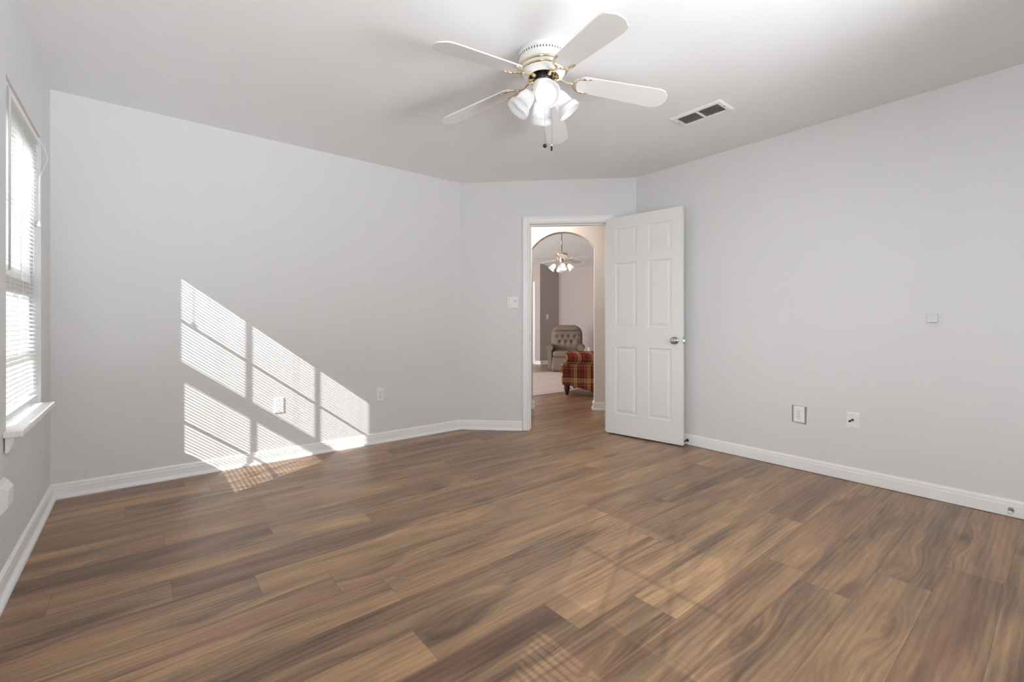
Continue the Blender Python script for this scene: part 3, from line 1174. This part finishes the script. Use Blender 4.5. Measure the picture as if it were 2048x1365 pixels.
# ------------------------------------------------------------------ ceiling register
def register():
    x0, x1, y0, y1 = 2.778, 2.968, 1.373, 1.722
    cx, cy = (x0 + x1) / 2, (y0 + y1) / 2
    t = thing('air_vent', 'white rectangular air register in the ceiling right of the fan', 'air vent', (cx, cy, HC))
    hx, hy = (x1 - x0) / 2, (y1 - y0) / 2
    b = MB()
    # bevelled face frame built as rings
    outer = [(-hx, -hy), (hx, -hy), (hx, hy), (-hx, hy)]
    ix, iy = hx - 0.032, hy - 0.032
    rings = []
    for (ax, ay, z) in ((hx, hy, -0.0005), (hx - 0.001, hy - 0.001, -0.004), (hx - 0.010, hy - 0.010, -0.011), (ix, iy, -0.011), (ix, iy, -0.001)):
        rings.append([b.v((-ax, -ay, z)), b.v((ax, -ay, z)), b.v((ax, ay, z)), b.v((-ax, ay, z))])
    for r0, r1 in zip(rings, rings[1:]):
        for k in range(4):
            m = (k + 1) % 4
            b.f([r0[k], r0[m], r1[m], r1[k]])
    b.box((-ix, -0.006, -0.0108), (ix, 0.006, -0.002))
    b.build('face_frame', 'white_metal', t)
    b = MB()
    b.quad((-ix, -iy, -0.0008), (ix, -iy, -0.0008), (ix, iy, -0.0008), (-ix, iy, -0.0008))
    b.build('duct_shade_sheet', 'duct', t)  # dark sheet under the solid ceiling, coloured as the shade inside a duct
    b = MB()
    n = 8
    for i in range(n):
        x = -ix + (i + 0.55) * (2 * ix / n)
        for ya, yb in ((-iy, -0.006), (0.006, iy)):
            p = []
            for k in range(4):
                u = k / 3
                p.append((x + 0.005 - 0.010 * u, -0.0022 - 0.0085 * u ** 1.5))
            for (xa, za), (xb, zb) in zip(p, p[1:]):
                b.quad((xa, ya, za), (xb, ya, zb), (xb, yb, zb), (xa, yb, za), True)
    b.build('louvers', 'white_metal', t)
    for sy in (-1, 1):
        b = MB().at(T(0.0, sy * (hy - 0.018), -0.011))
        b.lathe([(0.001, -0.002), (0.0035, -0.0015), (0.0042, 0.0008)], 12)
        b.build('screw', 'slot', t)


register()


# ------------------------------------------------------------------ plates on the walls
def frame_on(px, py, pz, nx, ny):
    """matrix: local x to the right as seen from inside the room, z up, y into the wall"""
    n = Vector((nx, ny, 0)).normalized()
    x = Vector((-n.y, n.x, 0))
    return Matrix(((x.x, -n.x, 0, px), (x.y, -n.y, 0, py), (0, 0, 1, pz), (0, 0, 0, 1)))


def plate_thing(name, label, cat, mtx, group=None):
    t = thing(name, label, cat, group=group)
    t.matrix_world = mtx
    return t


def plate_mesh(t, w=0.070, h=0.115, d=0.007, name='cover_plate', mat='plate'):
    b = MB()
    rings = []
    for ins, y in ((0, 0), (0.0, -d * 0.35), (0.004, -d * 0.9), (0.007, -d)):
        rings.append([b.v((-w / 2 + ins, y, -h / 2 + ins)), b.v((w / 2 - ins, y, -h / 2 + ins)),
                      b.v((w / 2 - ins, y, h / 2 - ins)), b.v((-w / 2 + ins, y, h / 2 - ins))])
    for r0, r1 in zip(rings, rings[1:]):
        for k in range(4):
            m = (k + 1) % 4
            b.f([r0[k], r0[m], r1[m], r1[k]])
    b.f(rings[0][::-1])
    b.f(rings[-1])
    return b.build(name, mat, t)


def duplex(t, d=0.007):
    for sz in (1, -1):
        b = MB().at(T(0, -d - 0.0002, sz * 0.0195) @ Matrix.Rotation(PI / 2, 4, 'X'))
        ol = []
        for i in range(28):
            a = 2 * PI * i / 28
            ol.append((0.0172 * math.cos(a), max(-0.0135, min(0.0135, 0.0172 * math.sin(a)))))
        b.prism(ol, 0, 0.0018)
        r = b.build('socket_face', 'plate', t)
        b = MB()
        y = -d - 0.0022
        b.box((-0.0075, y - 0.0004, sz * 0.0195 - 0.001), (-0.0050, y + 0.0006, sz * 0.0195 + 0.0085))
        b.box((0.0050, y - 0.0004, sz * 0.0195 + 0.000), (0.0075, y + 0.0006, sz * 0.0195 + 0.0075))
        b.at(T(0, y, sz * 0.0195 - 0.0075) @ Matrix.Rotation(PI / 2, 4, 'X')).lathe([(0.0026, -0.0005), (0.0026, 0.0005)], 12)
        b.build('socket_slots', 'slot', r)
    b = MB().at(T(0, -d, 0) @ Matrix.Rotation(PI / 2, 4, 'X'))
    b.lathe([(0.003, -0.001), (0.003, 0.0008), (0.001, 0.0012)], 12)
    b.build('screw', 'chrome', t)


OUT = 'wall outlets in the bedroom'
t = plate_thing('wall_outlet', 'white duplex outlet on the sunlit long wall, right of the sun patch', 'outlet', frame_on(1.623, YA - 0.0002, 0.421, 0, -1))
plate_mesh(t)
duplex(t)
t = plate_thing('blank_cover_plate', 'white blank wall plate inside the striped sun patch', 'wall plate', frame_on(0.816, YA - 0.0002, 0.418, 0, -1))
plate_mesh(t, 0.070, 0.115, 0.009)
for sz in (-0.041, 0.041):
    b = MB().at(T(0, -0.009, sz) @ Matrix.Rotation(PI / 2, 4, 'X'))
    b.lathe([(0.0026, -0.001), (0.0026, 0.0009), (0.001, 0.0012)], 12)
    b.build('screw', 'chrome' if sz > 0 else 'slot', t)
t = plate_thing('wall_outlet', 'white duplex outlet ringed by old grey paint on the right wall', 'outlet', frame_on(XC - 0.0006, 1.233, 0.3945, -1, 0))
plate_mesh(t)
duplex(t)
b = MB()
m = frame_on(XC - 0.0003, 1.233, 0.3945, -1, 0)
# the unpainted border: an uneven thin film of older paint round the plate
ol = [(-0.046, -0.060), (0.047, -0.068), (0.051, 0.058), (-0.047, 0.063)]
hole = [(-0.034, -0.057), (0.034, -0.057), (0.034, 0.057), (-0.034, 0.057)]
o_ = [b.v(m @ Vector((x, 0, z))) for x, z in ol]
h_ = [b.v(m @ Vector((x, 0, z))) for x, z in hole]
o2 = [b.v(m @ Vector((x, -0.0002, z))) for x, z in ol]
h2 = [b.v(m @ Vector((x, -0.0002, z))) for x, z in hole]
for i in range(4):
    j = (i + 1) % 4
    b.f([o2[i], o2[j], h2[j], h2[i]])
    b.f([o_[i], o_[j], o2[j], o2[i]])
old = b.build('trim_3', 'old_paint', origin=(XC - 0.0003, 1.233, 0.3945))
structure(old, 'bare grey paint border around the right wall outlet', 'paint border')
t = plate_thing('cable_plate', 'white cable wall plate with a black coaxial plug on the right wall', 'cable plate', frame_on(XC - 0.0002, 0.914, 0.4035, -1, 0))
plate_mesh(t, 0.072, 0.106, 0.006)
b = MB().at(T(0.0, -0.006, 0.004) @ Matrix.Rotation(PI / 2, 4, 'X'))
b.lathe([(0.001, 0.0), (0.0075, 0.0), (0.0075, 0.003), (0.0045, 0.0032), (0.0040, 0.046), (0.0062, 0.0465), (0.0062, 0.066), (0.001, 0.066)], 14)
b.build('coaxial_connector', 'black', t)
for sz in (-0.041, 0.041):
    b = MB().at(T(0, -0.006, sz) @ Matrix.Rotation(PI / 2, 4, 'X'))
    b.lathe([(0.0026, -0.001), (0.0026, 0.0009), (0.001, 0.0012)], 12)
    b.build('screw', 'slot' if sz < 0 else 'chrome', t)
t = plate_thing('sensor_box', 'small square white box high on the right wall above the outlets', 'sensor', frame_on(XC - 0.0002, 0.522, 1.0815, -1, 0))
b = MB()
b.box((-0.026, -0.004, -0.028), (0.026, 0.0, 0.028), 0.001)
b.build('back_plate', 'wall', t)
b = MB()
b.box((-0.025, -0.020, -0.027), (0.025, -0.004, 0.027), 0.002)
b.build('housing', 'wall', t)
# double switch on the angled wall
c = onB(0.527, 0.0002, 1.2515)
t = plate_thing('light_switch', 'white double switch plate left of the bedroom doorway', 'light switch', frame_on(c.x, c.y, c.z, -1, -1))
plate_mesh(t, 0.110, 0.114, 0.006)
b = MB()
b.box((-0.033, -0.0072, -0.013), (-0.021, -0.0058, 0.013), 0.0006)
sw = b.build('toggle_slot', 'plate', t)
b = MB().at(T(-0.027, -0.007, 0.0) @ Matrix.Rotation(math.radians(-22), 4, 'X'))
b.box((-0.0042, -0.012, -0.005), (0.0042, 0.002, 0.005), 0.001)
b.build('toggle', 'plate', sw)
b = MB()
b.box((0.010, -0.0078, -0.033), (0.044, -0.0058, 0.033), 0.0008)
sd = b.build('slide_control', 'plate', t)
b = MB()
b.box((0.015, -0.0112, 0.004), (0.039, -0.0076, 0.024), 0.001)
b.build('slider', 'wand', sd)
for x, z in ((-0.027, 0.030), (-0.027, -0.030)):
    b = MB().at(T(x, -0.006, z) @ Matrix.Rotation(PI / 2, 4, 'X'))
    b.lathe([(0.0028, -0.001), (0.0028, 0.0009), (0.001, 0.0012)], 12)
    b.build('screw', 'slot', t)
# plug-in box on the left wall at the frame's edge
t = plate_thing('outlet_box', 'chunky white plastic box low on the left wall at the frame edge', 'outlet box', frame_on(XD + 0.0002, 2.565, 0.388, 1, 0))
plate_mesh(t, 0.150, 0.118, 0.010, 'back_plate')
b = MB()
w, h, d = 0.140, 0.108, 0.032
rings = []
for ins, y in ((0, -0.009), (0.0, -0.012), (0.022, -d), (0.024, -d - 0.001)):
    rings.append([b.v((-w / 2 + ins, y, -h / 2 + ins)), b.v((w / 2 - ins, y, -h / 2 + ins)), b.v((w / 2 - ins, y, h / 2 - ins)), b.v((-w / 2 + ins, y, h / 2 - ins))])
for r0, r1 in zip(rings, rings[1:]):
    for k in range(4):
        b.f([r0[k], r0[(k + 1) % 4], r1[(k + 1) % 4], r1[k]])
b.f(rings[-1])
b.build('housing', 'plate', t)


# door stops on the right wall's baseboard
def door_stop(y, label, dark):
    t = thing('door_stop', label, 'door stop', (XC - 0.014, y, 0.040))
    R_ = Matrix.Rotation(-PI / 2, 4, 'Y')
    b = MB().at(R_)
    b.lathe([(0.001, 0.0), (0.0125, 0.0), (0.0125, 0.004), (0.006, 0.010), (0.004, 0.012)], 18)
    b.build('mounting_cup', 'bronze' if dark else 'chrome', t)
    b = MB().at(R_)
    b.tube([(0, 0, 0.008), (0, 0, 0.048)], 0.0045, 12)
    b.build('stem', 'bronze' if dark else 'chrome', t)
    b = MB().at(R_)
    b.lathe([(0.001, 0.046), (0.008, 0.046), (0.0085, 0.052), (0.0085, 0.060), (0.006, 0.063), (0.001, 0.063)], 18)
    b.build('rubber_tip', 'black' if dark else 'rubber', t)


door_stop(2.085, 'dark door stop on the baseboard beside the open door', True)
door_stop(0.205, 'small metal door stop with white tip on the baseboard, far right', False)


# ------------------------------------------------------------------ the lounge seen through the arch
def soft(o, lv=2):
    s = o.modifiers.new('subdivision', 'SUBSURF')
    s.levels = lv
    s.render_levels = lv
    for p in o.data.polygons:
        p.use_smooth = True
    return o


def recliner(loc, rz):
    t = thing('recliner', 'taupe tufted recliner armchair in the room beyond the arch', 'armchair', loc, rz)
    # base with its skirt; front at -y
    b = MB()
    n = 48
    rings = []
    for z, k in ((0.02, 1.03), (0.10, 1.0), (0.24, 0.97), (0.32, 0.96)):
        ring = []
        for (x, y) in ((-0.29, -0.40), (0.29, -0.40), (0.29, 0.34), (-0.29, 0.34)):
            ring.append((x * k, y * k))
        pts = []
        for (ax, ay), (bx_, by_) in zip(ring, ring[1:] + ring[:1]):
            for i in range(12):
                u = i / 12
                wob = 0.006 * math.sin(u * 2 * PI * 3) * (1 if z < 0.15 else 0.2)
                dx, dy = bx_ - ax, by_ - ay
                ln = math.hypot(dx, dy)
                pts.append((ax + dx * u + dy / ln * wob, ay + dy * u - dx / ln * wob, z))
        rings.append([b.v(p) for p in pts])
    for r0, r1 in zip(rings, rings[1:]):
        for i in range(n):
            j = (i + 1) % n
            b.f([r0[i], r0[j], r1[j], r1[i]], True)
    b.f(rings[0][::-1])
    b.f(rings[-1])
    b.build('skirted_base', 'taupe', t)
    b = MB()
    b.box((-0.265, -0.42, 0.315), (0.265, 0.22, 0.445), 0.045, 4)
    b.build('seat_cushion', 'taupe', t)
    # arms: rolled top along y
    for sg in (-1, 1):
        b = MB()
        prof = []
        for i in range(22):
            a = -PI * 0.30 + 2 * PI * 0.80 * i / 21
            prof.append((0.078 * math.cos(a), 0.512 + 0.066 * math.sin(a)))
        prof += [(-0.050, 0.40), (-0.045, 0.05), (0.035, 0.05), (0.04, 0.40)]
        A = [b.v((sg * (0.330 + x), -0.40, z)) for x, z in prof]
        B2 = [b.v((sg * (0.330 + x), 0.25, z)) for x, z in prof]
        m = len(prof)
        for i in range(m):
            j = (i + 1) % m
            b.f([A[i], A[j], B2[j], B2[i]], True)
        b.f(A[::-1])
        b.f(B2)
        o = b.build('armrest', 'taupe', t)
        bv = o.modifiers.new('bevel', 'BEVEL')
        bv.width = 0.018
        bv.segments = 3
        bv.limit_method = 'ANGLE'
        bv.angle_limit = math.radians(50)
    # tufted back: displaced rounded slab leaning back
    b = MB()
    nx, nz = 44, 44
    btn = []
    for r, zz in enumerate((0.285, 0.40)):
        for i in range(-2, 3):
            x = i * 0.13 + (0.065 if r % 2 else 0)
            if abs(x) < 0.21:
                btn.append((x, zz))

    def outline(v):
        # half width as a function of height fraction, rounded shoulders
        w = 0.330 + 0.02 * math.sin(v * PI)
        if v > 0.70:
            q = (v - 0.70) / 0.30
            w *= math.sqrt(max(0.0, 1 - (q * 0.88) ** 2.6))
        return w
    HT = 0.66
    front, back = [], []
    for j in range(nz + 1):
        v = j / nz
        w = outline(v)
        zz = v * HT
        rf, rb_ = [], []
        for i in range(nx + 1):
            u = -1 + 2 * i / nx
            x = u * w
            edge = max(abs(u) ** 6, (max(0, v - 0.5) * 2) ** 8)
            bulge = 0.085 * (1 - edge)
            d = min(math.hypot((x - bx_) / 1.0, (zz - bz) / 1.0) for bx_, bz in btn)
            dimple = 0.055 * math.exp(-(d / 0.042) ** 2)
            # creases joining the buttons in rows
            cre = 0.0
            for zr, amp in ((0.40, 0.040), (0.525, 0.075)):
                cre = max(cre, amp * math.exp(-((zz - zr + 0.004 * math.cos(x * 2 * PI / 0.13)) / 0.014) ** 2) * (1 - abs(u) ** 8))
            vert = 0.012 * math.exp(-((((x + 0.0675) % 0.135) - 0.0675) / 0.012) ** 2) * (1 if zz < 0.40 else 0.4)
            y = -bulge + max(dimple, cre, vert) * (1 - edge)
            lean = zz * 0.26
            rf.append(b.v((x, 0.13 + y + lean, 0.34 + zz)))
            rb_.append(b.v((x * 0.97, 0.13 + 0.13 * (1 - edge * 0.8) + lean, 0.34 + zz)))
        front.append(rf)
        back.append(rb_)
    for j in range(nz):
        for i in range(nx):
            b.f([front[j][i], front[j][i + 1], front[j + 1][i + 1], front[j + 1][i]], True)
            b.f([back[j][i], back[j + 1][i], back[j + 1][i + 1], back[j][i + 1]], True)
    for j in range(nz):
        for i in (0, nx):
            b.f([front[j][i], front[j + 1][i], back[j + 1][i], back[j][i]], True)
    for i in range(nx):
        for j in (0, nz):
            b.f([front[j][i], back[j][i], back[j][i + 1], front[j][i + 1]], True)
    b.build('backrest', 'taupe', t)


fm = (6.985, 6.78)
recliner((fm[0] + 0.40 * 0.74, fm[1] + 0.40 * 0.67, 0.0), math.radians(-49))


def sofa(loc, rz):
    """back towards the camera; x runs along the back, y to the front of the seat"""
    t = thing('sofa', 'red and gold plaid sofa with its back to the arch', 'sofa', loc, rz)
    Ls = 1.75
    b = MB()
    # back panel with an arched lower edge
    n = 30
    lo, hi = [], []
    for k, y in ((0, 0.0), (1, 0.10)):
        rl, rh = [], []
        for i in range(n + 1):
            x = Ls * i / n
            e = min(x, Ls - x)
            zb = 0.145 - 0.115 * min(1.0, e / 0.42) ** 1.3
            rl.append(b.v((x, y, zb)))
            rh.append(b.v((x, y, 0.50)))
        lo.append(rl)
        hi.append(rh)
    for i in range(n):
        b.f([lo[0][i], lo[0][i + 1], hi[0][i + 1], hi[0][i]])
        b.f([lo[1][i], hi[1][i], hi[1][i + 1], lo[1][i + 1]])
        b.f([lo[0][i], lo[1][i], lo[1][i + 1], lo[0][i + 1]], True)
        b.f([hi[0][i], hi[0][i + 1], hi[1][i + 1], hi[1][i]])
    for i in (0, n):
        b.f([lo[0][i], hi[0][i], hi[1][i], lo[1][i]])
    b.build('back_panel', 'plaid', t)
    # rolled crest
    b = MB()
    pr = []
    for i in range(24):
        a = 2 * PI * i / 24
        pr.append((0.035 + 0.105 * math.cos(a), 0.545 + 0.098 * math.sin(a)))
    ends = []
    for x, k in ((-0.045, 0.82), (-0.03, 0.95), (-0.01, 1.0), (Ls + 0.01, 1.0), (Ls + 0.03, 0.95), (Ls + 0.045, 0.82)):
        ends.append([b.v((x, 0.035 + (y - 0.035) * k, 0.545 + (z - 0.545) * k)) for y, z in pr])
    for r0, r1 in zip(ends, ends[1:]):
        for i in range(24):
            j = (i + 1) % 24
            b.f([r0[i], r0[j], r1[j], r1[i]], True)
    b.f(ends[0][::-1])
    b.f(ends[-1])
    b.build('crest_roll', 'plaid', t)
    # arms: rolled, with the outer panel below
    for x0, sg in ((0.0, -1), (Ls, 1)):
        b = MB()
        pr = []
        for i in range(20):
            a = -PI * 0.35 + PI * 1.55 * i / 19
            pr.append((0.070 + 0.066 * math.cos(a), 0.385 + 0.090 * math.sin(a)))
        pr += [(0.0, 0.30), (0.0, 0.15), (0.106, 0.15), (0.118, 0.20), (0.118, 0.26), (0.100, 0.30)]
        rr = []
        for y, k in ((0.015, 0.90), (0.03, 1.0), (0.86, 1.0), (0.875, 0.92)):
            rr.append([b.v((x0 + sg * (0.06 + (x - 0.06) * k), y, 0.31 + (z - 0.31) * k)) for x, z in pr])
        for r0, r1 in zip(rr, rr[1:]):
            for i in range(len(pr)):
                j = (i + 1) % len(pr)
                b.f([r0[i], r0[j], r1[j], r1[i]], True)
        b.f(rr[0][::-1])
        b.f(rr[-1])
        b.build('armrest', 'plaid', t)
    b = MB()
    b.box((0.01, 0.10, 0.12), (Ls - 0.01, 0.84, 0.30), 0.02, 3)
    b.build('seat_base', 'plaid', t)
    for i in range(2):
        b = MB()
        b.box((0.02 + i * Ls / 2, 0.16, 0.30), (Ls / 2 - 0.01 + i * Ls / 2, 0.88, 0.43), 0.04, 4)
        b.build('seat_cushion', 'plaid', t)
    for x, y in ((-0.045, 0.07), (Ls + 0.045, 0.07), (-0.03, 0.80), (Ls + 0.03, 0.80)):
        b = MB().at(T(x, y, 0))
        b.lathe([(0.014, 0.0), (0.020, 0.006), (0.024, 0.03), (0.032, 0.05), (0.030, 0.06), (0.042, 0.085), (0.046, 0.10), (0.036, 0.118), (0.044, 0.128), (0.046, 0.152)], 22)
        b.build('leg', 'dark_wood', t)


sd_ = math.radians(105)
ax = (math.cos(sd_) * FX + math.sin(sd_) * RX, math.cos(sd_) * FY + math.sin(sd_) * RY)
s_rz = math.atan2(ax[1], ax[0])
leg = (4.786, 4.617)
s_loc = (leg[0] + 0.045 * ax[0] + 0.07 * ax[1], leg[1] + 0.045 * ax[1] - 0.07 * ax[0])
sofa((s_loc[0], s_loc[1], 0.0046), s_rz)

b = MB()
b.box((-1.9, -1.1, 0.0008), (1.9, 1.1, 0.0045), 0.001)  # thin pale sheet painted to stand for bright light on the lounge floor
rg = b.build('floor_glare', 'glare', loc=(5.15, 5.97, 0))
rg['label'] = 'painted pale floor rug between the recliner and the plaid sofa'
rg['category'] = 'glare'

# lounge wall plates and far door
t = plate_thing('light_switch', 'white light switch on the dark wall behind the recliner', 'light switch',
                frame_on(8.02, LY - 0.0002, 1.205, 0, -1))
plate_mesh(t, 0.075, 0.118, 0.006)
b = MB()
b.box((-0.005, -0.012, -0.010), (0.005, -0.005, 0.010), 0.001)
b.build('toggle', 'plate', t)
t = plate_thing('wall_outlet', 'white outlet on the far wall, just above the plaid sofa', 'outlet', frame_on(LX - 0.0002, 7.40, 0.40, -1, 0))
plate_mesh(t)
duplex(t)
d2 = bpy.data.objects.new('door_2', None)
d2.location = (LXJ, LY + 0.17, 0)
COL.objects.link(d2)
structure(d2, 'white door and casing at the far left beyond the arch', 'door')
b = MB()
b.box((-0.018, 0.0, 0.0), (0.0, 0.065, 2.10), 0.004)
b.box((-0.018, 0.065, 2.035), (0.0, 0.88, 2.10), 0.004)
b.build('door_casing', 'trim', d2)
b = MB()
b.box((-0.008, 0.066, 0.01), (0.0, 0.86, 2.034))
for za, zb in ((0.2, 0.8), (1.0, 1.6), (1.7, 1.92)):
    for ya, yb in ((0.16, 0.40), (0.52, 0.76)):
        b.box((-0.012, ya, za), (-0.007, yb, zb), 0.003)
b.build('door_leaf', 'door', d2)

# ------------------------------------------------------------------ outside
b = MB()
b.quad((-40, -40, -0.35), (-0.62, -40, -0.35), (-0.62, 40, -0.35), (-40, 40, -0.35))
structure(b.build('ground_outside', 'grass'))
